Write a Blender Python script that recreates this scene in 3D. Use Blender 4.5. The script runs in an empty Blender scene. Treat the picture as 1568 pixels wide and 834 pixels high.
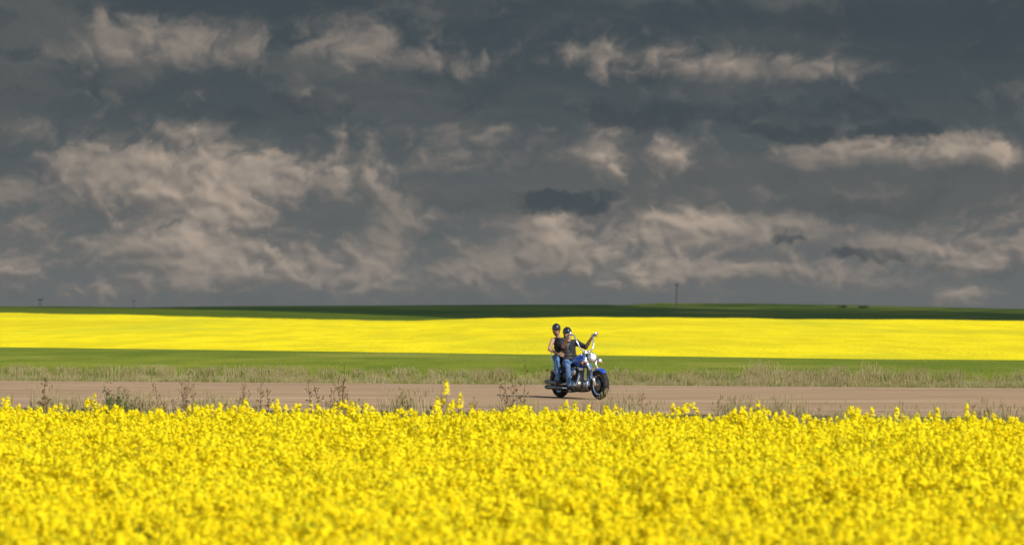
import bpy, math, random
import numpy as np
from mathutils import Vector, Matrix, Quaternion
random.seed(3); RNG=np.random.default_rng(5)
sc=bpy.context.scene
sc.view_settings.view_transform='Standard'; sc.view_settings.look='None'; sc.view_settings.exposure=0
F=4355.0; H=2.0; CX=784; HY=468
ROOT=sc.collection

# ---------------------------------------------------------------- helpers
def mesh_obj(name,verts,faces,mats=None,parent=None,smooth=True,midx=None,link=True):
    me=bpy.data.meshes.new(name)
    me.from_pydata([tuple(v) for v in verts],[],[tuple(f) for f in faces]); me.update()
    if mats is not None:
        for m in (mats if isinstance(mats,(list,tuple)) else [mats]): me.materials.append(m)
    if midx is not None: me.polygons.foreach_set('material_index',np.array(midx,dtype=np.int32))
    me.polygons.foreach_set('use_smooth',np.full(len(me.polygons),smooth))
    ob=bpy.data.objects.new(name,me)
    if link: ROOT.objects.link(ob)
    if parent: ob.parent=parent
    return ob
def empty(name,loc=(0,0,0)):
    e=bpy.data.objects.new(name,None); e.location=loc; ROOT.objects.link(e); e.empty_display_size=.2; return e

class T:
    def __init__(s,tree): s.t=tree; s.n=tree.nodes; s.l=tree.links
    def node(s,typ,**k):
        nd=s.n.new(typ)
        for a,b in k.items(): setattr(nd,a,b)
        return nd
    def put(s,sock,v):
        if isinstance(v,bpy.types.NodeSocket): s.l.new(v,sock)
        else: sock.default_value=v
    def m(s,op,a,b=0.0,c=0.0,clamp=False):
        nd=s.node('ShaderNodeMath',operation=op,use_clamp=clamp)
        s.put(nd.inputs[0],a); s.put(nd.inputs[1],b); s.put(nd.inputs[2],c); return nd.outputs[0]
    def v(s,op,a,b=(0,0,0),c=(0,0,0),out=0):
        nd=s.node('ShaderNodeVectorMath',operation=op)
        s.put(nd.inputs[0],a); s.put(nd.inputs[1],b); s.put(nd.inputs[2],c); return nd.outputs[out]
    def noise(s,vec,scale,detail=4,rough=.5,dist=0.0,out=0):
        nd=s.node('ShaderNodeTexNoise'); s.put(nd.inputs['Vector'],vec)
        nd.inputs['Scale'].default_value=scale; nd.inputs['Detail'].default_value=detail
        nd.inputs['Roughness'].default_value=rough; nd.inputs['Distortion'].default_value=dist; return nd.outputs[out]
    def ss(s,x,a,b,lo=0.0,hi=1.0):
        nd=s.node('ShaderNodeMapRange',interpolation_type='SMOOTHSTEP'); s.put(nd.inputs[0],x)
        for i,q in enumerate((a,b,lo,hi)): nd.inputs[i+1].default_value=q
        return nd.outputs[0]
    def mix(s,f,a,b):
        nd=s.node('ShaderNodeMix',data_type='RGBA'); s.put(nd.inputs[0],f)
        for sk,q in ((nd.inputs[6],a),(nd.inputs[7],b)):
            if isinstance(q,(tuple,list)): q=tuple(q)[:3]+(1,)
            s.put(sk,q)
        return nd.outputs[2]

def mat(name,c1,c2=None,scale=(3,3,3),detail=4,rough=.7,metal=0.0,bump=0.0,bscale=40,lo=.35,hi=.65,c3=None,s3=(1,1,1),spec=.3,coat=0,c4=None,s4=(1,1,1),f4=.5):
    m=bpy.data.materials.new(name); m.use_nodes=True; t=T(m.node_tree)
    b=t.n['Principled BSDF']
    co=t.node('ShaderNodeTexCoord').outputs['Object']
    if c2 is None: c2=tuple(x*.75 for x in c1)
    n=t.noise(t.v('MULTIPLY',co,scale),1.0,detail,.6)
    col=t.mix(t.ss(n,lo,hi),c1,c2)
    if c3 is not None:
        n3=t.noise(t.v('MULTIPLY',co,s3),1.0,5,.6); col=t.mix(t.ss(n3,.48,.68),col,c3)
    if c4 is not None:
        n4=t.noise(t.v('MULTIPLY',co,s4),1.0,3,.6); col=t.mix(t.m('MULTIPLY',t.ss(n4,.42,.66),f4),col,c4)
    t.put(b.inputs['Base Color'],col)
    b.inputs['Roughness'].default_value=rough; b.inputs['Metallic'].default_value=metal
    b.inputs['Specular IOR Level'].default_value=spec; b.inputs['Coat Weight'].default_value=coat
    if bump:
        bn=t.node('ShaderNodeBump'); bn.inputs['Strength'].default_value=bump; bn.inputs['Distance'].default_value=.3 if bscale<10 else .01
        t.put(bn.inputs['Height'],t.noise(co,bscale,4,.6)); t.put(b.inputs['Normal'],bn.outputs[0])
    return m
def leafmat(name,c,c2,trans,rnd):
    m=bpy.data.materials.new(name); m.use_nodes=True; t=T(m.node_tree); out=t.n['Material Output']
    oi=t.node('ShaderNodeObjectInfo').outputs['Random']
    gi=t.node('ShaderNodeNewGeometry').outputs['Random Per Island']
    col=t.mix(t.m('MULTIPLY_ADD',gi,1-rnd,t.m('MULTIPLY',oi,rnd)),c,c2)
    df=t.node('ShaderNodeBsdfDiffuse'); t.put(df.inputs['Color'],col); tr=t.node('ShaderNodeBsdfTranslucent'); t.put(tr.inputs['Color'],col)
    mx=t.node('ShaderNodeMixShader'); mx.inputs[0].default_value=trans
    t.l.new(df.outputs[0],mx.inputs[1]); t.l.new(tr.outputs[0],mx.inputs[2]); t.l.new(mx.outputs[0],out.inputs[0])
    return m

# ---------------------------------------------------------------- camera
cam=bpy.data.cameras.new('camera'); co=bpy.data.objects.new('camera',cam); ROOT.objects.link(co)
co.location=(0,0,H); co.rotation_euler=(math.radians(90)+math.atan(51/F),0,0)
cam.lens=100; cam.sensor_width=36; cam.clip_start=.5; cam.clip_end=30000
cam.dof.use_dof=True; cam.dof.focus_distance=66; cam.dof.aperture_fstop=1.8
sc.camera=co

# ---------------------------------------------------------------- light
EL=math.radians(41); AZ=math.radians(138)
sd=Vector((math.sin(AZ)*math.cos(EL),math.cos(AZ)*math.cos(EL),math.sin(EL)))
sun=bpy.data.lights.new('sun','SUN'); so=bpy.data.objects.new('sun',sun); ROOT.objects.link(so)
sun.energy=5; sun.angle=math.radians(.5); sun.color=(1,.96,.88)
so.rotation_euler=sd.to_track_quat('Z','Y').to_euler()
w=bpy.data.worlds.new('World'); sc.world=w; w.use_nodes=True; t=T(w.node_tree)
sky=t.node('ShaderNodeTexSky',sky_type='NISHITA',sun_disc=False,sun_elevation=EL,sun_rotation=AZ)
t.l.new(sky.outputs[0],t.n['Background'].inputs[0]); t.n['Background'].inputs[1].default_value=.125

# ---------------------------------------------------------------- sky dome with the storm clouds
def perlin(x,y,seed):
    r=np.random.default_rng(seed); ang=r.uniform(0,2*np.pi,(256,256)); gx,gy=np.cos(ang),np.sin(ang)
    xi=np.floor(x).astype(int); yi=np.floor(y).astype(int); xf=x-xi; yf=y-yi
    def g(a,b):
        i,j=(xi+a)&255,(yi+b)&255; return gx[i,j]*(xf-a)+gy[i,j]*(yf-b)
    sx=xf**3*(xf*(xf*6-15)+10); sy=yf**3*(yf*(yf*6-15)+10)
    a=g(0,0)+(g(1,0)-g(0,0))*sx; b=g(0,1)+(g(1,1)-g(0,1))*sx
    return (a+(b-a)*sy)*1.5
def fbm(x,y,seed,oct=5,gain=.5,bill=False):
    o=0;a=1.0;s=0
    for k in range(oct):
        ca,sa=math.cos(k*1.1),math.sin(k*1.1)
        X=(x*ca-y*sa)*2**k+17.3*k; Y=(x*sa+y*ca)*2**k+5.1*k
        n=perlin(X,Y,seed+k)
        if bill: n=np.sqrt(n*n+.006)*2-.6
        o=o+a*n; s+=a; a*=gain
    return o/s
def sst(x,a,b):
    q=np.clip((x-a)/(b-a),0,1); return q*q*(3-2*q)
def blur(a,r,n=2):
    for _ in range(n):
        for ax in (0,1):
            p=np.pad(a,[(r+1,r) if i==ax else (0,0) for i in (0,1)],mode='edge'); c=np.cumsum(p,axis=ax)
            a=(np.take(c,range(2*r+1,c.shape[ax]),axis=ax)-np.take(c,range(0,c.shape[ax]-2*r-1),axis=ax))/(2*r+1)
    return a
def sky_dome():
    PX=np.concatenate([np.linspace(-3600,-260,60),np.arange(-250,1820,1.5),np.linspace(1830,5200,60)])
    PY=np.concatenate([np.linspace(560,476,6),np.arange(474,-40,-1.5),np.linspace(-50,-2200,50)])
    U,Vv=np.meshgrid((PX-CX)/1000,(HY-PY)/1000)
    w1x=fbm(U*4,Vv*8,11,3);w1y=fbm(U*4,Vv*8,31,3)
    x=U+.055*w1x; y=Vv+.028*w1y
    w2x=fbm(U*20,Vv*26,41,5,.6);w2y=fbm(U*20,Vv*26,51,5,.6)
    xb=x+.032*w2x; yb=y+.024*w2y
    def blobs(lst,x,y):
        acc=0
        for cx,cy,rx,ry,a in lst:
            dx=(x-(cx-CX)/1000)/(rx/1000); dy=(y-(HY-cy)/1000)/(ry/1000); acc=acc+a*.5**(dx*dx+dy*dy)
        return acc
    lit=blobs([(230,55,105,42,.75),(120,75,60,22,.35),(530,55,75,34,.8),(640,90,60,22,.55),(375,92,40,28,.5),(860,90,170,26,.35),(1060,100,130,24,.42),(1250,110,110,20,.65),(1130,95,25,22,.5),
     (225,245,115,42,.95),(145,290,60,32,.7),(340,310,80,42,1.15),(450,260,105,32,.65),(620,200,130,16,.45),(615,335,45,34,1.0),(600,258,50,26,.6),(735,242,50,22,.5),
     (915,242,36,28,.95),(1012,232,28,26,.95),(1262,240,66,18,1.05),(1450,232,85,22,1.1),(1545,228,40,20,1.0),(1300,222,40,14,.6),
     (440,395,90,24,.95),(290,400,60,30,.95),(570,392,44,22,.9),(830,342,44,26,1.1),(850,385,80,26,.95),(1010,350,78,32,1.1),(1090,362,48,24,1.0),(1200,362,54,30,1.1),(1350,374,52,26,1.0),
     (1480,380,80,22,.9),(1495,448,42,16,.95),(1050,422,120,18,.9),(750,410,70,22,.85),(20,402,60,22,.8),(0,300,40,22,.6),(1560,335,60,26,.65),(200,378,70,22,.8),(1200,430,140,15,.7),(640,428,150,14,.6),(100,440,150,14,.5),(40,350,80,20,.45),(380,430,120,12,.5),(1380,425,90,12,.5)],x,y)
    drk=blobs([(855,300,72,18,1.3),(1360,214,66,17,1.3),(1212,206,55,11,1.0),(1335,392,52,12,1.2),(1250,165,340,24,.7),(1210,380,28,8,1.0),(950,182,90,15,.6),(560,160,300,18,.4),(1300,20,500,30,.6),(300,180,300,22,.35),(1470,404,50,7,.6),(1400,60,300,30,.4)],xb,yb)
    lit+=np.where(np.abs(U)>.9,.8*sst(fbm(U*5,Vv*9,77,4),0,.5),0)
    yl=np.log(np.maximum(Vv,-.2)+.35)*.55
    fb=fbm(xb*9,yl*16+w2y*.3,61,7,.56)
    bl=fbm(xb*17,yl*21+w2y*.25,71,5,.5,True)
    fine=fbm(xb*60,yl*75,171,4,.6)
    h=blur(lit*.55+fb*.30+bl*.70,2,2)
    gx=np.gradient(h,axis=1)/np.maximum(np.gradient(U,axis=1),1e-5); gy=np.gradient(h,axis=0)/np.maximum(np.gradient(Vv,axis=0),1e-5)
    sl=-(gx*.65)-(gy*.65)
    rel=1/(1+np.exp(-(sl*.060)))
    rel=.45*blur(rel,6,2)+.55*blur(rel,1,1)
    edge=lit+.60*fb+.65*bl+.10*fine
    body=sst(edge,.05,.78)*sst(lit+.25*fb,.02,.40)
    hi=sst(edge,.36,1.25)*(rel**1.25)*(.60+.85*sst(fbm(U*3,Vv*6,141,3),-.25,.3))*1.15
    lay=fbm(xb*2.2,yb*9,81,5); lay2=fbm(xb*5,yb*16,91,6,.6)
    lowf=sst(Vv,.0,.46)
    def mix(a,b,f): return a+(np.array(b)-a)*f[...,None]
    c0=np.array((.132,.143,.144)); C=c0+(np.array((.054,.073,.085))-c0)*lowf[...,None]
    C=mix(C,(.112,.119,.119),sst(lay,-.1,.45)*.8)
    C=mix(C,(.053,.069,.080),sst(-lay2,.0,.6)*(.30+.28*lowf))
    C=mix(C,(.180,.167,.155),sst(lay2+.5*fb+.6*bl,.0,.65)*(.25+.75*rel)*(.95-.55*lowf))
    C=mix(C,(.205,.184,.167),body*.68)
    C=mix(C,(.096,.101,.104),body*sst(-sl,2,24)*.45)
    C=mix(C,(.054,.070,.082),sst(drk+.45*fb+.2*fine,.36,.90)*.80)
    C=mix(C,(.46,.375,.30),np.clip(hi,0,1)*.85)
    C=mix(C,(.150,.163,.166),.38*np.exp(-np.maximum(Vv,0)/.06))
    D=14000.0; X=(U*1000/F); Z=Vv*1000/F; nrm=1/np.sqrt(1+X*X)
    P=np.stack([X*nrm*D,nrm*D,Z*nrm*D+2],-1).reshape(-1,3)
    nr,nc=U.shape
    i=(np.arange(nr-1)[:,None]*nc+np.arange(nc-1)[None,:]); Q=np.stack([i,i+1,i+nc+1,i+nc],-1).reshape(-1,4)
    me=bpy.data.meshes.new('sky'); me.vertices.add(len(P)); me.vertices.foreach_set('co',P.ravel())
    me.loops.add(Q.size); me.loops.foreach_set('vertex_index',Q.ravel().astype(np.int32))
    me.polygons.add(len(Q)); me.polygons.foreach_set('loop_start',np.arange(0,Q.size,4,dtype=np.int32)); me.update(calc_edges=True)
    at=me.color_attributes.new('cloud','FLOAT_COLOR','POINT'); at.data.foreach_set('color',np.concatenate([C.reshape(-1,3),np.ones((len(P),1))],1).ravel())
    m=bpy.data.materials.new('storm_cloud'); m.use_nodes=True; n=m.node_tree.nodes; n.clear()
    a=n.new('ShaderNodeAttribute'); a.attribute_name='cloud'; e=n.new('ShaderNodeEmission'); o=n.new('ShaderNodeOutputMaterial')
    m.node_tree.links.new(a.outputs['Color'],e.inputs[0]); m.node_tree.links.new(e.outputs[0],o.inputs[0])
    m.cycles.emission_sampling='NONE'
    me.materials.append(m); ob=bpy.data.objects.new('sky',me); ROOT.objects.link(ob)
sky_dome()

# ---------------------------------------------------------------- terrain
TP=np.concatenate([np.linspace(-4000,-300,30),np.linspace(-270,1840,140),np.linspace(1870,5500,30)])
TT=(TP-CX)/F
def line(c): return c/(1+.268*TT)
def ip(xs,ys): return np.interp(TP,xs,ys)
def zpy(py,D): return H-(py-HY)/F*D
def vnoise(x,y,s,seed):
    r=np.random.default_rng(seed); o=0
    for k in range(6):
        a=r.uniform(0,6.28); f=s*r.uniform(.6,1.8); o=o+np.sin(x*f*math.cos(a)+y*f*math.sin(a)+r.uniform(0,6.28))
    return o/6
def sheet(name,keys,m,amp=0,ns=.5,seed=1):
    rows=[]
    for k in range(len(keys)-1):
        D0,Z0,n=keys[k]; D1,Z1,_=keys[k+1]
        for j in range(n+(k==len(keys)-2)):
            s=j/n; rows.append((D0+(D1-D0)*s, Z0+(Z1-Z0)*s))
    D=np.array([r[0] for r in rows]); Zz=np.array([r[1] for r in rows])
    Xx=D*TT[None,:]
    if amp:
        e=np.ones(len(rows))[:,None]; e[0]=0; e[-1]=0
        Zz=Zz+e*amp*(vnoise(Xx,D,ns,seed)+.5*vnoise(Xx,D,ns*3,seed+1))
    nr,nc=D.shape
    V=np.stack([Xx,D,Zz],-1).reshape(-1,3)
    i=np.arange(nr-1)[:,None]*nc+np.arange(nc-1)[None,:]
    Fc=np.stack([i,i+1,i+nc+1,i+nc],-1).reshape(-1,4)
    return mesh_obj(name,V.tolist(),Fc.tolist(),m)
one=np.ones_like(TT)
m_soil=mat('field_soil',(.10,.11,.025),(.13,.11,.05),(2,2,2),bump=.5,bscale=8)
m_road=mat('road_surface',(.37,.245,.140),(.29,.19,.11),(.25,1.6,1),detail=6,rough=.95,bump=.25,bscale=30,c3=(.43,.295,.18),s3=(.06,.9,1),spec=.1)
m_verge=mat('verge_grass_ground',(.24,.22,.08),(.16,.19,.04),(.6,.6,1),bump=.6,bscale=6)
m_green=mat('green_crop',(.215,.245,.028),(.145,.190,.020),(.35,.09,1),detail=8,rough=.9,bump=.7,bscale=5,c3=(.29,.29,.05),s3=(.10,.06,1),spec=.05,c4=(.10,.15,.02),s4=(.02,.03,1),f4=.55)
m_yel=mat('far_canola_bloom',(.88,.71,.02),(.70,.58,.020),(.30,.05,1),detail=8,rough=.95,bump=.7,bscale=4,c3=(.55,.52,.03),s3=(.04,.010,1),spec=0,lo=.38,hi=.62,c4=(.62,.50,.02),s4=(.010,.0045,1),f4=.7)
m_olive=mat('olive_crop',(.095,.125,.022),(.06,.09,.016),(.02,.01,1),rough=1,spec=0)
m_cloudshade=mat('cloud_shadowed_grass',(.016,.032,.015),(.028,.044,.018),(.01,.004,1),rough=1,spec=0,c3=(.050,.064,.020),s3=(.004,.006,1))  # cloud shadow over this hill is painted in as a very dark green
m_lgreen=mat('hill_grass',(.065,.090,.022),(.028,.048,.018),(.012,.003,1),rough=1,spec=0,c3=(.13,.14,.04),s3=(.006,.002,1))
m_white=mat('road_paint',(.50,.37,.25),(.38,.26,.16),(3,3,1),rough=.9)

sheet('ground',[(3*one,-.8*one,20),(line(45),-.8*one,6),(line(50),-.55*one,5),(line(53.5),0*one,1),(line(53.6),-.1*one,1)],m_soil)
sheet('road',[(line(53.5),0*one,8),(line(63),.05*one,8),(line(72.5),0*one,1)],m_road)
for c in (55.6,70.2):
    zz=.05*(1-abs(c-63)/9.5)+.006
    sheet('road_edge_line' if c<60 else 'road_edge_line.001',[(line(c),zz*one,1),(line(c+.22),zz*one,1)],m_white)
sheet('grass_verge',[(line(72.5),0*one,5),(line(76),-.28*one,5),(line(79),.0*one,1)],m_verge,.03,1)
Dy=ip([-3000,0,600,950,1300,1568,4000],[170,140,121,113,106,106,106])
Pyb=ip([-3000,0,600,950,1300,1568,4000],[527,531,539,544,549,551,551])
sheet('green_field',[(line(79),.0*one,8),(line(90),.05*one,16),(Dy,zpy(Pyb,Dy),1)],m_green,.05,.5)
Dc=ip([0,400,620,800,1568],[520,470,420,430,430]); Pyt=ip([-3000,0,150,300,400,520,620,700,760,850,1000,1200,1400,1568,4000],[478,478.5,481,484.5,487,489.5,491,489,486.8,485.5,485.5,488,489.5,490.5,492])
Dm=Dy+(Dc-Dy)*.35
Pym=Pyt+(Pyb-Pyt)*.33
Zc=zpy(Pyt,Dc)
sheet('yellow_field',[(Dy,zpy(Pyb,Dy),14),(Dm,zpy(Pym,Dm),30),(Dc,Zc,10),(Dc+90,Zc-2.5,1)],m_yel,.13,.20,7)
D1=700*one; D2=1200*one
Pm=ip([-3000,0,250,400,620,720,800,4000],[469,471,472.5,475.5,483,488,492,495])
sheet('crop_field',[(Dc+90,Zc-2.6,5),(D1,zpy(Pm+9,D1),10),(D2,zpy(Pm,D2),4),(D2+200,zpy(Pm,D2)-6,1)],m_olive,.1,.01)
Pd=ip([-3000,0,200,300,500,650,800,930,1010,1100,1300,1450,1568,4000],[470,470,470.5,469,467.8,467,466,466,470.5,473.5,474.5,476.5,479,484])
D3=2100*one
sheet('dark_hill',[(D2+200,zpy(Pm,D2)-6.5,4),(D2+400,zpy(Pd+12,D2+400),10),(D3,zpy(Pd,D3),4),(D3+300,zpy(Pd,D3)-9,1)],m_cloudshade,.25,.012)
Pf=ip([-3000,0,150,250,500,850,950,1010,1150,1300,1450,1568,4000],[468.5,468.5,469,471,471,470,467,463.5,464.5,466.5,470,472.5,475])
D4=3300*one
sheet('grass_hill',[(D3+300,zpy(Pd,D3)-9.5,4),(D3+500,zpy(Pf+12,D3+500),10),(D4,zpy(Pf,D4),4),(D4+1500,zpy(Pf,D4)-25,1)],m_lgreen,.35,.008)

# ---------------------------------------------------------------- plants
m_stem=leafmat('canola_stem',(.20,.25,.035),(.34,.37,.06),.38,.3)
m_petal=leafmat('canola_petal',(.98,.90,.03),(.95,.78,.012),.48,.35)
m_bud=leafmat('canola_bud',(.55,.60,.03),(.75,.7,.03),.35,.3)
m_dry=leafmat('dry_grass_blade',(.58,.47,.26),(.34,.28,.13),.3,.4)
m_gr=leafmat('grass_blade',(.16,.20,.045),(.28,.27,.07),.3,.4)
m_brown=leafmat('dry_stalk',(.10,.06,.03),(.22,.14,.07),.1,.4)
m_leaf=leafmat('bush_leaf',(.10,.14,.04),(.20,.24,.08),.3,.1)
class MB:
    def __init__(s): s.v=[]; s.f=[]; s.m=[]
    def quad(s,c,a,b,mi):
        c=np.array(c);a=np.array(a);b=np.array(b); n=len(s.v)
        s.v+= [c-a-b,c+a-b,c+a+b,c-a+b]; s.f.append((n,n+1,n+2,n+3)); s.m.append(mi)
    def tube(s,p0,p1,r0,r1,mi,k=3):
        p0=np.array(p0,float);p1=np.array(p1,float); d=p1-p0; d/=np.linalg.norm(d)+1e-9
        x=np.cross(d,[.3,.9,.1]); x/=np.linalg.norm(x); y=np.cross(d,x); n=len(s.v)
        for p,r in((p0,r0),(p1,r1)):
            for i in range(k):
                a=6.283*i/k; s.v.append(p+r*(x*math.cos(a)+y*math.sin(a)))
        for i in range(k):
            j=(i+1)%k; s.f.append((n+i,n+j,n+k+j,n+k+i)); s.m.append(mi)
    def blade(s,p,h,lean,wd,mi):
        p=np.array(p,float); d=np.array([math.cos(lean[0]),math.sin(lean[0]),0]); n=len(s.v)
        q=np.array([-d[1],d[0],0])*wd
        for tt,wf in((0,1),(.5,.8)):
            c=p+np.array([0,0,h*tt])+d*lean[1]*tt*tt; s.v+=[c-q*wf,c+q*wf]
        s.v.append(p+np.array([0,0,h*.97])+d*lean[1])
        s.f+=[(n,n+1,n+3,n+2),(n+2,n+3,n+4)]; s.m+=[mi,mi]
    def obj(s,name,mats,link=False,parent=None): return mesh_obj(name,s.v,s.f,mats,parent,False,s.m,link)
def raceme(b,top,n,spread,ln):
    top=np.array(top)
    for i in range(n):
        tt=random.random()**.8; a=random.uniform(0,6.28); r=spread*(.35+.75*tt)
        c=top+np.array([math.cos(a)*r,math.sin(a)*r,-ln*tt+random.uniform(-.01,.01)])
        nrm=Vector((math.cos(a)*.7,math.sin(a)*.7,random.uniform(.3,1.2))).normalized()
        x=nrm.orthogonal().normalized(); x.rotate(Quaternion(nrm,random.uniform(0,3))); y=nrm.cross(x)
        sz=random.uniform(.0115,.0175)
        x=np.array(x)*sz; y=np.array(y)*sz; nn=np.array(nrm)*.003
        b.quad(c,x*1.15,y*.55,1); b.quad(c+nn,x*.55,y*1.15,1)
    for i in range(4):
        c=top+np.array([random.uniform(-.009,.009),random.uniform(-.009,.009),random.uniform(0,.018)])
        b.quad(c,(.005,0,0),(0,.002,.006),2)
def canola_stem(b,bx,by,h):
    tx,ty=bx+random.uniform(-.09,.09),by+random.uniform(-.09,.09)
    mid=((bx+tx)/2+random.uniform(-.02,.02),(by+ty)/2,h*.55)
    b.tube((bx,by,.1),mid,.005,.004,0); b.tube(mid,(tx,ty,h),.004,.002,0)
    raceme(b,(tx,ty,h),random.randint(24,34),.044,random.uniform(.08,.15))
    for j in range(4):
        s=random.uniform(.50,.85); px,py,pz=mid[0]+(tx-mid[0])*(s-.3),mid[1]+(ty-mid[1])*(s-.3),h*s
        a=random.uniform(0,6.28); q=random.uniform(.06,.15); e=(px+math.cos(a)*q,py+math.sin(a)*q,min(h*.98,pz+random.uniform(.1,.24)))
        b.tube((px,py,pz),e,.003,.0015,0); raceme(b,e,random.randint(12,20),.036,random.uniform(.05,.10))
    for j in range(3):
        z=random.uniform(.25,.75)*h; a=random.uniform(0,6.28); l=random.uniform(.05,.1)
        b.quad((bx+math.cos(a)*l,by+math.sin(a)*l,z),(math.cos(a)*l,math.sin(a)*l,.02),(-math.sin(a)*.02,math.cos(a)*.02,.005),0)
def canola_patch(seed,rad,dens,tall):
    random.seed(seed); b=MB(); n=int(3.14*rad*rad*dens)
    for i in range(n):
        a=random.uniform(0,6.28); r=rad*math.sqrt(random.random())
        canola_stem(b,math.cos(a)*r,math.sin(a)*r,tall*(random.uniform(.90,1.08) if random.random()<.93 else random.uniform(1.08,1.26)))
    return b.obj('canola_plants_src',[m_stem,m_petal,m_bud])
def coll(name,objs):
    c=bpy.data.collections.new(name)
    for o in objs: c.objects.link(o)
    return c
c_can=coll('canola_plants',[canola_patch(100+i,.60,30,1.06) for i in range(8)])
def grass(seed,n,h,rad,dryfrac,seedhead=True):
    random.seed(seed); b=MB()
    for i in range(n):
        a=random.uniform(0,6.28); r=rad*math.sqrt(random.random()); p=(math.cos(a)*r,math.sin(a)*r,0)
        hh=h*random.uniform(.45,1.1); mi=0 if random.random()<dryfrac else 1
        la=random.uniform(0,6.28); ll=random.uniform(.02,.4)*hh
        b.blade(p,hh,(la,ll),.0055,mi)
        if seedhead and mi==0 and random.random()<.5:
            e=np.array(p)+np.array([math.cos(la)*ll,math.sin(la)*ll,hh*.97])
            b.quad(e,(.007,0,0),(0,.002,.035),0); b.quad(e,(0,.007,0),(.002,0,.035),0)
    return b.obj('grass_tuft_src',[m_dry,m_gr])
c_dry=coll('dry_grass_tufts',[grass(200+i,90,.40,.30,.82) for i in range(5)])
c_mix=coll('grass_tufts',[grass(220+i,90,.24,.32,.25) for i in range(5)])
def stalk(seed,h):
    random.seed(seed); b=MB()
    for i in range(3):
        bx,by=random.uniform(-.12,.12),random.uniform(-.12,.12); hh=h*random.uniform(.6,1.1); tx,ty=bx+random.uniform(-.1,.1),by+random.uniform(-.1,.1)
        b.tube((bx,by,0),(tx,ty,hh),.007,.004,2)
        for j in range(9):
            s=random.uniform(.4,1); a=random.uniform(0,6.28); q=random.uniform(.03,.09)
            p=np.array([bx+(tx-bx)*s,by+(ty-by)*s,hh*s]); e=p+np.array([math.cos(a)*q,math.sin(a)*q,q*1.1])
            b.tube(p,e,.003,.002,2)
            for k in range(4):
                c=e+np.array([random.uniform(-.015,.015) for _ in range(3)]); b.quad(c,(.009,0,.003),(0,.003,.010),random.choice([2,2,0]))
    for i in range(14):
        b.blade((random.uniform(-.15,.15),random.uniform(-.15,.15),0),h*random.uniform(.3,.7),(random.uniform(0,6.28),.1),.005,random.choice([0,0,1]))
    return b.obj('weed_stalk_src',[m_dry,m_gr,m_brown])
c_stalk=coll('weed_stalks',[stalk(300+i,.95) for i in range(5)])

def gn_scatter(ob,c,dens,smin,smax,seed,tilt=.12):
    ng=bpy.data.node_groups.new(ob.name+'_scatter','GeometryNodeTree')
    ng.interface.new_socket('Geometry',in_out='INPUT',socket_type='NodeSocketGeometry')
    ng.interface.new_socket('Geometry',in_out='OUTPUT',socket_type='NodeSocketGeometry')
    N=ng.nodes; L=ng.links
    gi=N.new('NodeGroupInput'); go=N.new('NodeGroupOutput')
    ci=N.new('GeometryNodeCollectionInfo'); ci.inputs['Collection'].default_value=c; ci.inputs['Separate Children'].default_value=True; ci.inputs['Reset Children'].default_value=True
    ii=N.new('GeometryNodeInstanceOnPoints'); ii.inputs['Pick Instance'].default_value=True
    r1=N.new('FunctionNodeRandomValue'); r1.data_type='FLOAT_VECTOR'; r1.inputs[0].default_value=(-tilt,-tilt,0); r1.inputs[1].default_value=(tilt,tilt,6.283); r1.inputs['Seed'].default_value=seed+3
    r2=N.new('FunctionNodeRandomValue'); r2.data_type='FLOAT'; r2.inputs[2].default_value=smin; r2.inputs[3].default_value=smax; r2.inputs['Seed'].default_value=seed+7
    if dens is None: L.new(gi.outputs[0],ii.inputs['Points'])
    else:
        d=N.new('GeometryNodeDistributePointsOnFaces'); d.inputs['Density'].default_value=dens; d.inputs['Seed'].default_value=seed
        L.new(gi.outputs[0],d.inputs['Mesh']); L.new(d.outputs['Points'],ii.inputs['Points'])
    L.new(ci.outputs[0],ii.inputs['Instance'])
    L.new(r1.outputs[0],ii.inputs['Rotation']); L.new(r2.outputs[1],ii.inputs['Scale']); L.new(ii.outputs[0],go.inputs[0])
    md=ob.modifiers.new('scatter','NODES'); md.node_group=ng
def region(name,c0,c1,zf,p0,p1,c,dens,smin,smax,seed,nr=14,nc=40,tilt=.12):
    ts=(np.linspace(p0,p1,nc)-CX)/F; V=[];Fc=[]
    for i in range(nr):
        cc=c0+(c1-c0)*i/(nr-1)
        for tt in ts:
            y=cc/(1+.268*tt); V.append((tt*y,y,zf(cc)))
    for i in range(nr-1):
        for j in range(nc-1): a=i*nc+j; Fc.append((a,a+1,a+nc+1,a+nc))
    ob=mesh_obj(name,V,Fc,None); gn_scatter(ob,c,dens,smin,smax,seed,tilt); return ob
random.seed(77); V=[]
y=15.0
while y<48:
    hw=y*.215+1.2; x=-hw
    while x<hw:
        X_=x+random.uniform(-.2,.2); Y_=y+random.uniform(-.2,.2)
        if Y_*(1+.268*X_/Y_)<44.6: V.append((X_,Y_,-.8+.07*float(vnoise(X_,Y_,.9,5))))
        x+=.90
    y+=.90
cf=mesh_obj('canola_field',V,[]); gn_scatter(cf,c_can,None,.94,1.06,11,.05)
def zd(c): return float(np.interp(c,[44,45,50,53.5,54,72.5,76,79,90],[-.8,-.8,-.55,0,.02,0,-.28,0,.05]))
region('ditch_grass',44.8,53.3,zd,-200,1768,c_dry,1.8,.7,1.25,21)
region('ditch_weeds',45.5,52,zd,180,840,c_stalk,1.1,.75,1.2,31)
region('ditch_weeds.001',45.5,52,zd,-100,1700,c_stalk,.22,.6,1.1,32)
region('verge_dry_grass',72.9,79.8,zd,-200,1768,c_dry,1.5,.35,.85,41)
region('verge_dry_grass.001',74,79.5,zd,1150,1330,c_dry,2.0,.8,1.25,43)
region('verge_green_grass',73.2,81.5,zd,-200,1768,c_mix,1.8,.6,1.1,42)

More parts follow.
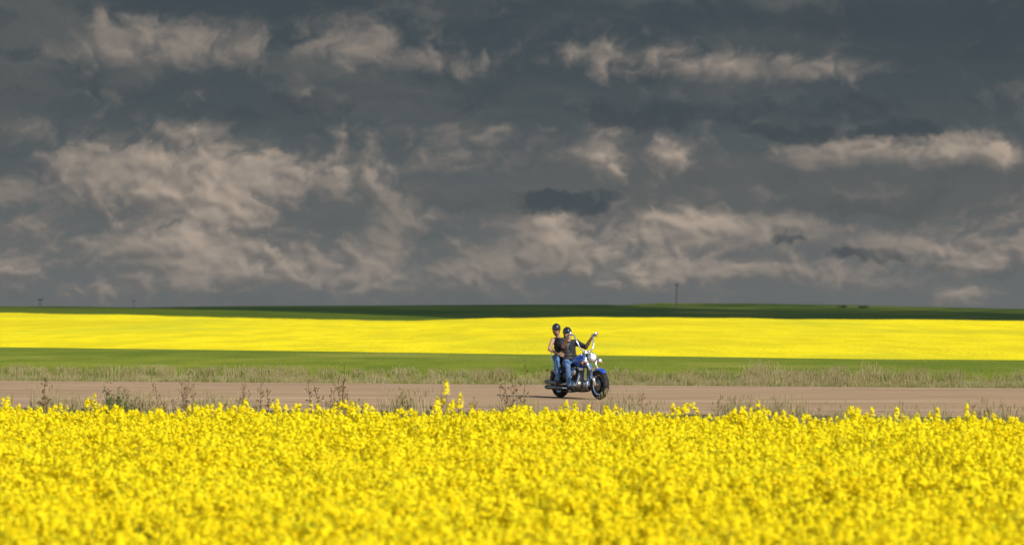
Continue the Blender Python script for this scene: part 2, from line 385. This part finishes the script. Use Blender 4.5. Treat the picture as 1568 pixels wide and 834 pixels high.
# ---------------------------------------------------------------- individual plants
def place(px,py,D): return ((px-CX)/F*D,D,zpy(py,D))
def tallcanola(px,pytop,D,seed,ns=2):
    random.seed(seed); x,y,zt=place(px,pytop,D); b=MB()
    for i in range(ns):
        h=(zt+.8)*(1-.12*i); dx=.11*i*random.choice([-1,1])
        b.tube((dx,0,0),(dx*.6+.02,0,h*.6),.007,.006,0); b.tube((dx*.6+.02,0,h*.6),(dx,0,h),.006,.004,0)
        raceme(b,(dx,0,h),44,.045,.18)
        for j in range(5):
            s=random.uniform(.62,.9); a=random.uniform(0,6.28); e=(dx+math.cos(a)*.1,math.sin(a)*.1,h*s+.1); b.tube((dx,0,h*s),e,.004,.003,0); raceme(b,e,20,.035,.09)
    o=b.obj('canola_plant',[m_stem,m_petal,m_bud],link=True); o.location=(x,y,-.8)
for q in [(683,582,37,1,2),(705,602,36,2,1),(145,603,43,3,2),(1160,612,40,4,2),(880,614,40,5,1),(1480,618,38,6,2),(425,611,42,7,1),(1335,624,37,8,1),(1030,616,41,9,1),(540,616,41,10,1),(300,614,42,12,2),(1435,624,39,13,1)]: tallcanola(*q)
def bush(name,px,pyt,D,wd,seed,zb=None,leaf=.022,dark=False):
    random.seed(seed); x,y,zt=place(px,pyt,D); zb=zd(D) if zb is None else zb; h=zt-zb; b=MB()
    for i in range(26):
        a=random.uniform(0,6.28); q=random.uniform(.1,1)*wd*.5; e=np.array([math.cos(a)*q,math.sin(a)*q,h*random.uniform(.6,1)*(1-.35*(q/(wd*.5))**2)])
        b.tube((0,0,0),e*[.5,.5,.6],leaf*.3,leaf*.2,1); b.tube(e*[.5,.5,.6],e,leaf*.2,leaf*.1,1)
        for k in range(38):
            s=random.uniform(.4,1.05); c=e*[s,s,s]+np.array([random.gauss(0,leaf*1.4) for _ in range(3)])
            v=Vector((random.gauss(0,1),random.gauss(0,1),random.gauss(0,1)+.5)).normalized(); xx=v.orthogonal().normalized(); yy=v.cross(xx)
            b.quad(c,np.array(xx)*leaf,np.array(yy)*leaf*.4,0)
    o=b.obj(name,[m_farleaf if dark else m_leaf,m_stem],link=True); o.location=(x,y,zb)
m_farleaf=leafmat('far_bush_leaf',(.05,.07,.03),(.10,.12,.05),.2,.1)
bush('bush',187,586,48.5,.70,5); bush('bush',167,593,48.8,.42,6)
for i,(px,pt,pb,D,wd) in enumerate([(955,473,478,1900,9),(972,474.5,478,1900,6),(990,475,479,1900,10),(1290,467.5,470,3000,16),(1322,468,471,3000,12)]):
    bush('distant_bush',px,pt,D,wd,60+i,zpy(pb,D),.35,True)

# ---------------------------------------------------------------- distant masts
m_grey=mat('galvanised_steel',(.06,.065,.07),rough=.6)
def mast(name,px,pyt,pyb,D,r):
    x,y,zt=place(px,pyt,D); zb=zpy(pyb,D); b=MB(); b.tube((0,0,0),(0,0,zt-zb),r,r*.6,0,6)
    for k in range(3): b.tube((-r*3,0,(zt-zb)*(.95-.04*k)),(r*3,0,(zt-zb)*(.95-.04*k)),r*.4,r*.4,0,4)
    o=b.obj(name,[m_grey],link=True); o.location=(x,y,zb)
mast('radio_mast',1036,433,470,2500,.62); mast('utility_pole',62,457,472,1900,.60); mast('utility_pole.001',205,459,472,1900,.30)
# ---------------------------------------------------------------- motorcycle
m_blue=mat('blue_paint',(.012,.085,.48),(.012,.08,.44),(3,3,3),rough=.18,spec=.6,coat=1)
m_chrome=mat('chrome',(.80,.80,.80),(.7,.7,.7),(3,3,3),rough=.16,metal=1)
m_rub=mat('tyre_rubber',(.022,.021,.02),(.035,.03,.027),(9,9,9),rough=.85,bump=.4,bscale=60)
m_blk=mat('black_metal',(.015,.015,.016),rough=.35,spec=.5)
m_eng=mat('engine_alloy',(.22,.22,.22),(.12,.12,.12),(9,9,9),rough=.4,metal=.8)
m_seat=mat('seat_leather',(.018,.016,.015),rough=.5,bump=.2,bscale=60)
m_glass=mat('headlight_glass',(.75,.76,.78),(.7,.7,.72),(3,3,3),rough=.08,spec=.8)
m_red=mat('tail_lens',(.4,.01,.008),rough=.2); m_org=mat('indicator_lens',(.6,.2,.01),rough=.2)
def frame(d):
    d=Vector(d).normalized(); x=d.cross(Vector((0,0,1)))
    if x.length<.05: x=d.cross(Vector((0,1,0)))
    x.normalize(); return x,d.cross(x).normalized()
def sweep(pts,rad,k=12,cap=True):
    pts=[Vector(p) for p in pts]; V=[];Fc=[]
    for i,p in enumerate(pts):
        d=(pts[min(i+1,len(pts)-1)]-pts[max(i-1,0)]); x,y=frame(d); r=rad[i] if isinstance(rad,(list,tuple)) else rad
        ra,rb=r if isinstance(r,tuple) else (r,r)
        for j in range(k):
            a=2*math.pi*j/k; V.append(p+x*(ra*math.cos(a))+y*(rb*math.sin(a)))
    for i in range(len(pts)-1):
        for j in range(k):
            q=(j+1)%k; Fc.append((i*k+j,i*k+q,(i+1)*k+q,(i+1)*k+j))
    if cap: Fc.append(tuple(range(k-1,-1,-1))); Fc.append(tuple(range(len(V)-k,len(V))))
    return V,Fc
def smoothpath(pts,n=6):
    P=[Vector(p) for p in pts]; o=[]
    for i in range(len(P)-1):
        a,b,c,d=P[max(i-1,0)],P[i],P[i+1],P[min(i+2,len(P)-1)]
        for j in range(n):
            s=j/n; o.append(.5*((2*b)+(c-a)*s+(2*a-5*b+4*c-d)*s*s+(3*b-a-3*c+d)*s**3))
    o.append(P[-1]); return o
def tube(name,pts,r,m,par,k=10,sm=False,n=6):
    if sm: pts=smoothpath(pts,n)
    return mesh_obj(name,*sweep(pts,r,k),m,par)
def lathe(name,c,axis,prof,m,par,k=32):
    c=Vector(c); ax=Vector(axis).normalized(); x,y=frame(ax); V=[];Fc=[]
    for r,h in prof:
        for j in range(k):
            a=2*math.pi*j/k; V.append(c+ax*h+x*(r*math.cos(a))+y*(r*math.sin(a)))
    for i in range(len(prof)-1):
        for j in range(k):
            q=(j+1)%k; Fc.append((i*k+j,i*k+q,(i+1)*k+q,(i+1)*k+j))
    if prof[0][0]>.0001 and prof[0]!=prof[-1]: Fc.append(tuple(range(k-1,-1,-1))); Fc.append(tuple(range(len(V)-k,len(V))))
    return mesh_obj(name,V,Fc,m,par)
def ring(R,rw,rh,n=14):
    return [(R+rh*math.cos(2*math.pi*i/n),rw*math.sin(2*math.pi*i/n)) for i in range(n+1)]
HD=math.radians(-60); BPX=883; BD=60.4; BS=.93
moto=empty('motorcycle',((BPX-CX)/F*BD,BD,.040)); moto.rotation_euler=(0,0,HD); moto.scale=(BS,BS,BS)
bike=moto
FA=Vector((1.0,0,.335)); RA=Vector((-.72,0,.33))
def wheel(pre,c,ro,wd,mi):
    lathe(pre+'_tyre',c,(0,1,0),ring(ro-mi,wd,mi),m_rub,bike,48)
    lathe(pre+'_rim',c,(0,1,0),[(ro-2*mi+.012,-wd*.6),(ro-2*mi-.012,-wd*.55),(ro-2*mi-.02,0),(ro-2*mi-.012,wd*.55),(ro-2*mi+.012,wd*.6),(ro-2*mi+.004,0),(ro-2*mi+.012,-wd*.6)],m_chrome,bike,40)
    lathe(pre+'_hub',c,(0,1,0),[(.0001,-.075),(.035,-.075),(.045,-.05),(.025,-.04),(.025,.04),(.045,.05),(.035,.075),(.0001,.075)],m_chrome,bike,20)
    lathe(pre+'_brake_disc',c,(0,1,0),[(.06,-.072),(.145,-.072),(.145,-.066),(.06,-.066),(.06,-.072)],m_eng,bike,32)
    V=[];Fc=[]
    for i in range(20):
        a=2*math.pi*i/20; s=(-1)**i; r=ro-2*mi; q_=a+.25*(1 if i%4<2 else -1)
        A=Vector(c)+Vector((math.cos(a)*.035,s*.045,math.sin(a)*.035)); B=Vector(c)+Vector((math.cos(q_)*r,0,math.sin(q_)*r))
        v,f=sweep([A,B],.003,5); Fc+=[tuple(q+len(V) for q in ff) for ff in f]; V+=v
    mesh_obj(pre+'_spokes',V,Fc,m_chrome,bike)
wheel('front_wheel',FA,.335,.072,.06); wheel('rear_wheel',RA,.33,.09,.07)
def fender(name,c,R,hw,a0,a1,m):
    V=[];Fc=[];n=24;k=9
    for i in range(n+1):
        a=math.radians(a0+(a1-a0)*i/n); e=math.sin(math.pi*i/n)**.35
        for j in range(k):
            b=-1+2*j/(k-1); y=b*hw*(.55+.45*e); r=R-.05*(abs(b)**3)
            V.append((c[0]+math.cos(a)*r,y,c[2]+math.sin(a)*r))
    for i in range(n):
        for j in range(k-1): q=i*k+j; Fc.append((q,q+1,q+k+1,q+k))
    o=mesh_obj(name,V,Fc,m,bike); md=o.modifiers.new('s','SOLIDIFY'); md.thickness=.006
fender('front_fender',FA,.375,.078,48,150,m_blue); fender('rear_fender',RA,.375,.11,20,190,m_blue)
HT=Vector((.47,0,1.0))
for s,n in((1,'left'),(-1,'right')):
    a=FA+Vector((0,s*.105,0)); bt=HT+Vector((0.0,s*.105,.03)); mid=a.lerp(bt,.45)
    tube('fork_slider_'+n,[a-(bt-a).normalized()*.03,mid],.036,m_chrome,bike,14); tube('fork_tube_'+n,[mid,bt],.027,m_chrome,bike,12)
    tube('fork_cover_'+n,[a.lerp(bt,.72),bt],.036,m_chrome,bike,12)
    tube('handlebar_'+n,[(.455,0,1.085),(.45,s*.055,1.085),(.44,s*.15,1.12),(.38,s*.215,1.28),(.29,s*.24,1.42),(.24,s*.27,1.45),(.16,s*.42,1.415)],.016,m_chrome,bike,10,True)
    tube('handlebar_riser_'+n,[(.462,s*.05,1.02),(.452,s*.05,1.10)],.02,m_chrome,bike,10)
    tube('grip_'+n,[(.225,s*.30,1.445),(.155,s*.43,1.412)],.019,m_blk,bike,10)
    tube('brake_lever_'+n,[(.26,s*.29,1.43),(.28,s*.36,1.41),(.235,s*.43,1.395)],.006,m_chrome,bike,8,True)
    tube('mirror_stem_'+n,[(.25,s*.27,1.44),(.29,s*.30,1.46),(.30,s*.33,1.47)],.006,m_chrome,bike,6)
    lathe('mirror_'+n,(.30,s*.345,1.475),(1,0,0),[(.001,.022),(.03,.018),(.042,.004),(.042,-.006),(.001,-.006)],m_chrome,bike,20)
    c=(.68,s*.19,.87); lathe('spot_lamp_'+n,c,(1,0,0),[(.001,-.08),(.03,-.07),(.045,-.02),(.048,.03),(.001,.03)],m_chrome,bike,20)
    lathe('spot_lamp_glass_'+n,c,(1,0,0),[(.042,.032),(.03,.042),(.001,.046)],m_glass,bike,20)
    tube('spot_lamp_bar_'+n,[(.60,s*.05,.86),(.66,s*.19,.84)],.01,m_chrome,bike,8)
    lathe('indicator_'+n,(.66,s*.25,.82),(1,0,0),[(.001,-.03),(.02,-.025),(.028,.01),(.018,.022),(.001,.025)],m_org,bike,14)
    lathe('rear_indicator_'+n,(-1.02,s*.17,.62),(-1,0,0),[(.001,-.03),(.02,-.025),(.028,.01),(.018,.022),(.001,.025)],m_org,bike,14)
    tube('frame_rail_'+n,[(.40,s*.04,.86),(.42,s*.11,.30),(.25,s*.15,.17),(-.35,s*.15,.17),(-.55,s*.14,.35),(-.74,s*.14,.34)],.018,m_blk,bike,10,True)
    tube('frame_top_'+n,[(.42,s*.03,.92),(0,s*.07,.74),(-.4,s*.13,.62),(-.74,s*.14,.34)],.018,m_blk,bike,10,True)
    tube('shock_'+n,[(-.70,s*.15,.36),(-.52,s*.15,.62)],.032,m_chrome,bike,12)
    tube('sissy_bar_'+n,[(-.72,s*.12,.50),(-.90,s*.11,.80),(-.98,s*.09,1.08),(-.985,0,1.13)],.010,m_chrome,bike,8,True)
    tube('fender_strut_'+n,[(-.45,s*.125,.60),(-.92,s*.125,.62)],.016,m_chrome,bike,8)
    v,f=sweep([(0.0,s*.24,.20),(.12,s*.25,.20),(.30,s*.24,.215)],[(.045,.012),(.055,.012),(.04,.012)],12); mesh_obj('floorboard_'+n,v,f,m_blk,bike)
    tube('footboard_bracket_'+n,[(.1,s*.15,.18),(.1,s*.22,.19)],.014,m_blk,bike,8); tube('passenger_peg_'+n,[(-.30,s*.15,.33),(-.28,s*.36,.33)],.014,m_blk,bike,8)
tube('triple_clamp_top',[(.47,-.13,1.03),(.455,0,1.035),(.47,.13,1.03)],.028,m_chrome,bike,10); tube('triple_clamp_bottom',[(.60,-.13,.86),(.585,0,.865),(.60,.13,.86)],.028,m_chrome,bike,10)
tube('steering_head',[(.43,0,1.02),(.53,0,.80)],.035,m_blk,bike,12)
lathe('headlight',(.67,0,.945),(1,0,0),[(.001,-.13),(.05,-.12),(.085,-.06),(.098,0),(.10,.045),(.09,.05),(.001,.05)],m_chrome,bike,28)
lathe('headlight_glass',(.67,0,.945),(1,0,0),[(.088,.052),(.06,.07),(.03,.078),(.001,.08)],m_glass,bike,24)
v,f=sweep([(-.13,0,.80),(-.09,0,.81),(0,0,.835),(.12,0,.855),(.25,0,.87),(.34,0,.885),(.39,0,.89),(.41,0,.89)],[(.02,.02),(.07,.055),(.125,.095),(.155,.115),(.15,.115),(.115,.095),(.06,.06),(.02,.03)],24)
mesh_obj('fuel_tank',v,f,m_blue,bike)
tube('tank_console',[(-.08,0,.868),(.05,0,.935),(.15,0,.968),(.24,0,.98)],[.02,.03,.03,.015],m_chrome,bike,12)
lathe('speedometer',(.19,0,.975),(-.3,0,1),[(.001,0),(.045,0),(.05,.02),(.04,.03),(.001,.032)],m_chrome,bike,20)
for i,(a,bx) in enumerate(((22,.12),(-22,.02))):
    ax=Vector((math.sin(math.radians(a)),0,math.cos(math.radians(a)))); c=Vector((.07,0,.36)); pr=[]
    for k in range(11):
        h=.10+k*.02; pr+=[(.062,h),(.085,h+.002),(.085,h+.008),(.062,h+.010)]
    lathe('cylinder_fins_%d'%(i+1),c,ax,pr,m_eng,bike,24)
    lathe('rocker_cover_%d'%(i+1),c,ax,[(.085,.325),(.09,.335),(.085,.38),(.05,.40),(.001,.40)],m_chrome,bike,24)
lathe('crankcase',(.07,0,.31),(0,1,0),[(.001,-.15),(.10,-.15),(.135,-.12),(.14,.12),(.10,.15),(.001,.15)],m_eng,bike,28)
lathe('cam_cover',(.09,0,.31),(0,-1,0),[(.095,.15),(.09,.175),(.001,.18)],m_chrome,bike,24)
lathe('air_cleaner',(.09,-.10,.60),(0,-1,0),[(.001,0),(.085,0),(.09,.05),(.075,.075),(.001,.08)],m_chrome,bike,28)
v,f=sweep([(-.36,0,.32),(-.30,0,.32),(-.18,0,.32),(-.04,0,.31)],[(.10,.09),(.13,.12),(.13,.12),(.11,.10)],16); mesh_obj('gearbox',v,f,m_eng,bike)
v,f=sweep([(-.40,.17,.31),(-.30,.17,.31),(.0,.17,.31),(.16,.17,.31),(.20,.17,.31)],[(.03,.07),(.035,.10),(.035,.09),(.035,.11),(.02,.07)],18); mesh_obj('primary_cover',v,f,m_chrome,bike)
lathe('oil_tank',(-.30,-.13,.50),(0,1,0),[(.001,0),(.10,0),(.11,.03),(.11,.22),(.10,.26),(.001,.26)],m_blk,bike,24)
tube('exhaust_front',[(.19,-.06,.60),(.30,-.12,.52),(.28,-.17,.33),(.12,-.20,.24),(-.3,-.21,.235)],.026,m_chrome,bike,12,True)
tube('exhaust_rear',[(-.03,-.06,.60),(-.01,-.14,.48),(-.08,-.18,.36),(-.25,-.20,.32),(-.4,-.21,.32)],.026,m_chrome,bike,12,True)
tube('silencer_lower',[(-.28,-.21,.235),(-.35,-.215,.235),(-.95,-.22,.24),(-1.0,-.22,.24)],[.028,.045,.05,.042],m_eng,bike,16)
tube('silencer_upper',[(-.38,-.21,.32),(-.45,-.215,.335),(-.95,-.22,.355),(-1.0,-.22,.36)],[.028,.045,.05,.042],m_eng,bike,16)
v,f=sweep([(-.10,0,.77),(-.14,0,.76),(-.25,0,.70),(-.38,0,.68),(-.46,0,.72),(-.52,0,.79),(-.62,0,.80),(-.78,0,.80),(-.86,0,.81),(-.88,0,.81)],[(.03,.02),(.08,.045),(.15,.055),(.18,.06),(.16,.06),(.12,.055),(.13,.05),(.125,.045),(.09,.04),(.03,.02)],20)
mesh_obj('seat',v,f,m_seat,bike)
v,f=sweep([(-.975,0,.90),(-.96,0,.93),(-.96,0,1.04),(-.975,0,1.07)],[(.05,.02),(.09,.03),(.09,.03),(.05,.02)],16); mesh_obj('backrest',v,f,m_seat,bike)
lathe('tail_lamp',(-1.10,0,.58),(-1,0,.2),[(.04,-.04),(.045,0),(.035,.02),(.001,.025)],m_red,bike,18)

# ---------------------------------------------------------------- people
m_skin=mat('skin',(.43,.235,.155),(.37,.19,.12),(9,9,9),rough=.55)
m_jean=mat('denim',(.06,.13,.26),(.10,.18,.32),(14,14,5),rough=.9,bump=.5,bscale=18)
m_vest=mat('black_leather',(.016,.015,.015),(.03,.028,.027),(6,6,6),rough=.48,bump=.5,bscale=22)
m_shirt=mat('black_cotton',(.02,.02,.022),(.03,.03,.032),(9,9,9),rough=.9)
m_boot=mat('boot_leather',(.02,.015,.012),rough=.5)
m_hair=mat('hair',(.06,.035,.02),(.03,.02,.012),(40,40,8),rough=.6)
m_beard=mat('grey_beard',(.38,.35,.32),(.22,.2,.18),(50,50,20),rough=.8)
m_hel=mat('helmet_gloss_black',(.012,.012,.013),rough=.15,spec=.6,coat=1)
m_lens=mat('sunglass_lens',(.008,.008,.008),rough=.08,spec=.7)
m_lip=mat('lips',(.36,.12,.10),rough=.5); m_eye=mat('eyeball',(.7,.7,.68),rough=.2)
MATS={'skin':m_skin,'jean':m_jean,'vest':m_vest,'shirt':m_shirt,'boot':m_boot,'hair':m_hair,'beard':m_beard}; MK=list(MATS)
class Body:
    def __init__(s): s.P=[]
    def cap(s,a,b,ra,rb,tag): s.P.append(('c',np.array(a,float),np.array(b,float),ra,rb,tag))
    def ell(s,c,r,R,tag): s.P.append(('e',np.array(c,float),np.array(r,float),np.array(R,float),None,tag))
    def chain(s,pts,rad,tag):
        for i in range(len(pts)-1): s.cap(pts[i],pts[i+1],rad[i],rad[i+1],tag)
    def build(s,name,parent,vox=.0052):
        V=[];Fc=[]
        nu,nv=36,24
        for p in s.P:
            n0=len(V)
            if p[0]=='c':
                a,b,ra,rb=p[1:5]; d=Vector(b-a); L=d.length
                if L<1e-5: d=Vector((0,0,1))
                d.normalize(); x,y=frame(d); x=np.array(x);y=np.array(y);dn=np.array(d)
                rings=[]
                for i in range(nv//2+1):
                    th=-math.pi/2+math.pi/2*i/(nv//2); rings.append((a+dn*ra*math.sin(th),ra*math.cos(th)))
                for i in range(nv//2+1):
                    th=math.pi/2*i/(nv//2); rings.append((b+dn*rb*math.sin(th),rb*math.cos(th)))
            else:
                c,r,R=p[1:4]; rings=None
            if rings:
                for c,r in rings:
                    for j in range(nu):
                        q=2*math.pi*j/nu; V.append(c+max(r,1e-5)*(x*math.cos(q)+y*math.sin(q)))
                m=len(rings)
            else:
                m=nv+1
                for i in range(m):
                    th=-math.pi/2+math.pi*i/nv
                    for j in range(nu):
                        q=2*math.pi*j/nu; cc=max(math.cos(th),1e-4); V.append(c+R@(r*np.array([cc*math.cos(q),cc*math.sin(q),math.sin(th)])))
            for i in range(m-1):
                for j in range(nu):
                    k=(j+1)%nu; Fc.append((n0+i*nu+j,n0+i*nu+k,n0+(i+1)*nu+k,n0+(i+1)*nu+j))
            Fc.append(tuple(n0+nu-1-j for j in range(nu))); Fc.append(tuple(n0+(m-1)*nu+j for j in range(nu)))
        tmp=mesh_obj(name+'_tmp',V,Fc)
        md=tmp.modifiers.new('r','REMESH'); md.mode='VOXEL'; md.voxel_size=vox
        md=tmp.modifiers.new('sm','SMOOTH'); md.factor=.5; md.iterations=3
        bpy.context.view_layer.update()
        me=bpy.data.meshes.new_from_object(tmp.evaluated_get(bpy.context.evaluated_depsgraph_get()))
        bpy.data.objects.remove(tmp)
        n=len(me.polygons); C=np.empty(n*3); me.polygons.foreach_get('center',C); C=C.reshape(-1,3)
        best=np.full(n,9.); idx=np.zeros(n,np.int32)
        for p in s.P:
            if p[0]=='c':
                a,b,ra,rb,tag=p[1:]; ab=b-a; tt=np.clip(((C-a)@ab)/max(ab@ab,1e-9),0,1); d=np.linalg.norm(C-(a+tt[:,None]*ab),axis=1)-(ra+(rb-ra)*tt)
            else:
                c,r,R,_,tag=p[1:]; q=(C-c)@R; k=np.linalg.norm(q/r,axis=1); d=(k-1)*r.min()
            w_=d<best; best[w_]=d[w_]; idx[w_]=MK.index(tag)
        me.materials.clear()
        for k in MK: me.materials.append(MATS[k])
        me.polygons.foreach_set('material_index',idx); me.polygons.foreach_set('use_smooth',np.ones(n,bool))
        ob=bpy.data.objects.new(name,me); ROOT.objects.link(ob); ob.parent=parent; return ob
def basis(f,up):
    f=Vector(f).normalized(); l=Vector(up).cross(f).normalized(); u_=f.cross(l); return f,l,u_
def head(B,par,c,f,up,helm=1.0,female=False):
    f,l,u_=basis(f,up); R=np.array([list(f),list(l),list(u_)]).T; c=Vector(c)
    P=lambda a,b,d: c+f*a+l*b+u_*d
    B.ell(P(0,0,.02),(.098,.078,.105),R,'skin'); B.ell(P(.03,0,-.05),(.062,.058,.068),R,'skin')
    B.cap(P(.085,0,.015),P(.108,0,-.022),.009,.014,'skin')
    B.cap(P(.075,-.035,.035),P(.075,.035,.035),.014,.014,'skin')
    for s in(1,-1): B.ell(P(-.005,s*.082,-.005),(.02,.01,.032),R,'skin'); B.ell(P(.06,s*.035,-.02),(.025,.022,.022),R,'skin')
    if female:
        B.ell(P(-.06,0,-.05),(.055,.075,.10),R,'hair'); B.cap(P(-.08,0,-.08),P(-.10,.01,-.22),.04,.022,'hair')
    else:
        B.ell(P(.055,0,-.085),(.05,.055,.055),R,'beard'); B.cap(P(.07,0,-.10),P(.075,0,-.155),.035,.014,'beard')
        B.cap(P(.093,-.03,-.045),P(.093,.03,-.045),.012,.012,'beard'); B.ell(P(-.06,0,-.06),(.05,.07,.07),R,'hair')
    for s in(1,-1):
        v,fc=sweep([P(.068,s*.032,.014),P(.092,s*.032,.014)],[.010,.010],10); mesh_obj('eye_'+('left' if s>0 else 'right'),v,fc,m_eye,par)
        v,fc=sweep([P(.094,s*.006,.018),P(.098,s*.032,.014),P(.088,s*.062,.014)],[(.018,.01),(.025,.01),(.016,.008)],12); mesh_obj('sunglass_lens_'+('left' if s>0 else 'right'),v,fc,m_lens,par)
        tube('sunglass_arm_'+('left' if s>0 else 'right'),[P(.085,s*.066,.018),P(0,s*.086,.015)],.003,m_lens,par,6)
    v,fc=sweep([P(.088,-.022,-.062),P(.094,0,-.06),P(.088,.022,-.062)],[.003,.007,.003],8); mesh_obj('mouth',v,fc,m_lip,par)
    V=[];Fc=[];nu,nv=28,12
    for i in range(nv+1):
        th=math.radians(-14+104*i/nv)
        for j in range(nu):
            q=2*math.pi*j/nu; k=helm; drop=-.02*(1-math.cos(q))*.5*(1-i/nv)
            V.append(P(-.004+.124*k*math.cos(th)*math.cos(q),.104*k*math.cos(th)*math.sin(q),.042+.112*k*math.sin(th)+drop))
    for i in range(nv):
        for j in range(nu): k=(j+1)%nu; Fc.append((i*nu+j,i*nu+k,(i+1)*nu+k,(i+1)*nu+j))
    o=mesh_obj('helmet',V,Fc,m_hel,par); md=o.modifiers.new('s','SOLIDIFY'); md.thickness=.008
    tube('helmet_brim',[P(.085,-.075,.035),P(.135,-.03,.028),P(.135,.03,.028),P(.085,.075,.035)],[(.012,.006)]*19,m_hel,par,8,True)
    for s in(1,-1): tube('chin_strap_'+str(1 if s>0 else 2),[P(.01,s*.09,.01),P(.02,s*.075,-.06),P(.045,s*.02,-.125)],.005,m_hel,par,6)
def grip_hand(B,G,a,elbow,s):
    G=Vector(G); a=Vector(a).normalized(); e=(Vector(elbow)-G); e-=a*e.dot(a); e.normalize(); w_=Vector((0,0,1)); w_-=a*w_.dot(a)+e*w_.dot(e); w_.normalize()
    wr=G+e*.085+w_*.012
    for k,(o,ln) in enumerate(((-.033,.95),(-.011,1.05),(.011,1.0),(.032,.85))):
        K=G+a*o+w_*.030+e*.022; B.cap(wr.lerp(K,.25),K,.017,.0135,'skin')
        p1=G+a*o*1.02-e*.020*ln+w_*.027; p2=G+a*o*1.02-e*.034*ln-w_*.008; p3=G+a*o*1.02-e*.010-w_*.031*ln
        B.chain([K,p1,p2,p3],[.0115,.0098,.009,.0078],'skin')
    B.ell(G+e*.045+w_*.014,(.030,.042,.018),np.array([list(e),list(a),list(w_)]).T,'skin')
    t0=wr-a*.02; t1=G-a*.048+e*.030-w_*.008; t2=G-a*.045-e*.002-w_*.030; t3=G-a*.028-e*.022-w_*.034
    B.chain([t0,t1,t2,t3],[.016,.0125,.011,.0085],'skin'); return wr
def open_hand(B,wr,d,n,s):
    wr=Vector(wr); d=Vector(d).normalized(); n=Vector(n); n-=d*n.dot(d); n.normalize(); l=d.cross(n)*s
    B.ell(wr+d*.045,(.05,.04,.016),np.array([list(d),list(l),list(n)]).T,'skin')
    for o,ln in((-.032,.85),(-.011,1.0),(.011,1.08),(.033,.95)):
        K=wr+d*.08+l*o; p1=K+d*.036*ln+l*o*.15-n*.006; p2=p1+d*.022*ln-n*.013; p3=p2+d*.012*ln-n*.016
        B.cap(wr+d*.02+l*o*.7,K,.014,.0115,'skin'); B.chain([K,p1,p2,p3],[.0105,.0092,.0085,.0075],'skin')
    B.chain([wr+d*.02+l*.02,wr+d*.045+l*.052-n*.006,wr+d*.072+l*.066-n*.014,wr+d*.092+l*.062-n*.024],[.016,.0125,.011,.0085],'skin')
I3=np.eye(3)
rid=empty('motorcyclist',moto.location); rid.rotation_euler=moto.rotation_euler; rid.scale=moto.scale
B=Body()
B.ell((-.34,0,.80),(.13,.175,.12),I3,'jean')
for s in(1,-1):
    B.chain([(-.30,s*.10,.79),(-.08,s*.21,.80),(.09,s*.29,.72)],[.10,.085,.064],'jean')
    B.chain([(.09,s*.29,.72),(.10,s*.285,.55),(.09,s*.26,.31)],[.062,.062,.052],'jean')
    B.chain([(.09,s*.26,.36),(.09,s*.26,.27)],[.052,.045],'boot'); B.chain([(.06,s*.26,.255),(.16,s*.265,.25),(.26,s*.27,.247)],[.042,.042,.036],'boot')
B.ell((-.35,0,.90),(.15,.175,.13),I3,'vest'); B.ell((-.355,0,.97),(.150,.176,.15),I3,'vest'); B.ell((-.36,0,1.04),(.147,.178,.16),I3,'vest'); B.ell((-.368,0,1.11),(.138,.182,.15),I3,'vest'); B.ell((-.375,0,1.17),(.127,.188,.14),I3,'vest')
B.cap((-.39,-.14,1.265),(-.39,.14,1.265),.07,.07,'vest')
B.cap((-.39,0,1.27),(-.37,0,1.38),.062,.056,'skin')
B.ell((-.235,0,1.12),(.025,.06,.14),I3,'shirt')
for s in(1,-1):
    sh=Vector((-.37,s*.20,1.265)); el=Vector((-.10,s*.31,1.16)); G=Vector((.19,s*.365,1.430)); ax=(-.07,s*.13,-.032)
    B.chain([sh,sh.lerp(el,.97)],[.070,.056],'shirt'); B.chain([sh.lerp(el,.8),el],[.048,.043],'skin')
    wr=grip_hand(B,G,ax,el,s); B.chain([el,el.lerp(wr,.35),wr],[.043,.044,.028],'skin')
    B.cap(sh.lerp(el,-.02),sh.lerp(el,.15),.082,.076,'vest')
head(B,rid,(-.37,-.03,1.475),(.93,-.30,-.08),(0,0,1),1.0,False)
B.build('body',rid)
pas=empty('pillion_passenger',moto.location); pas.rotation_euler=moto.rotation_euler; pas.scale=moto.scale
B=Body()
B.ell((-.70,0,.92),(.13,.18,.12),I3,'jean')
for s in(1,-1):
    B.chain([(-.68,s*.11,.90),(-.50,s*.24,.90),(-.33,s*.33,.83)],[.098,.085,.064],'jean')
    B.chain([(-.33,s*.33,.83),(-.31,s*.33,.66),(-.30,s*.32,.43)],[.062,.062,.052],'jean')
    B.chain([(-.30,s*.32,.47),(-.30,s*.32,.40)],[.050,.042],'boot'); B.chain([(-.33,s*.32,.375),(-.25,s*.32,.37),(-.15,s*.325,.365)],[.038,.036,.030],'boot')
B.ell((-.71,-.01,1.03),(.12,.15,.14),I3,'vest'); B.ell((-.72,-.02,1.16),(.11,.145,.13),I3,'vest'); B.ell((-.725,-.03,1.26),(.10,.155,.10),I3,'vest')
B.cap((-.73,-.16,1.325),(-.73,.10,1.325),.055,.055,'vest'); B.cap((-.73,-.04,1.33),(-.74,-.06,1.45),.05,.046,'skin')
B.ell((-.635,-.03,1.20),(.05,.12,.07),I3,'vest')
for s in(1,-1):
    sh=Vector((-.73,s*.17-.03,1.32)); el=Vector((-.62,s*.33-.03,1.11)); wr=Vector((-.43,s*.225,1.0))
    B.chain([sh,sh.lerp(el,.5),el],[.053,.046,.038],'skin'); B.chain([el,el.lerp(wr,.4),wr],[.038,.037,.026],'skin')
    open_hand(B,wr,(.9,-s*.25,-.1),(0,s,.25),-s if s>0 else s)
head(B,pas,(-.745,-.095,1.555),(.86,-.50,-.06),(0,-.03,1),.98,True)
B.build('body',pas)
print('objs',len(bpy.data.objects))
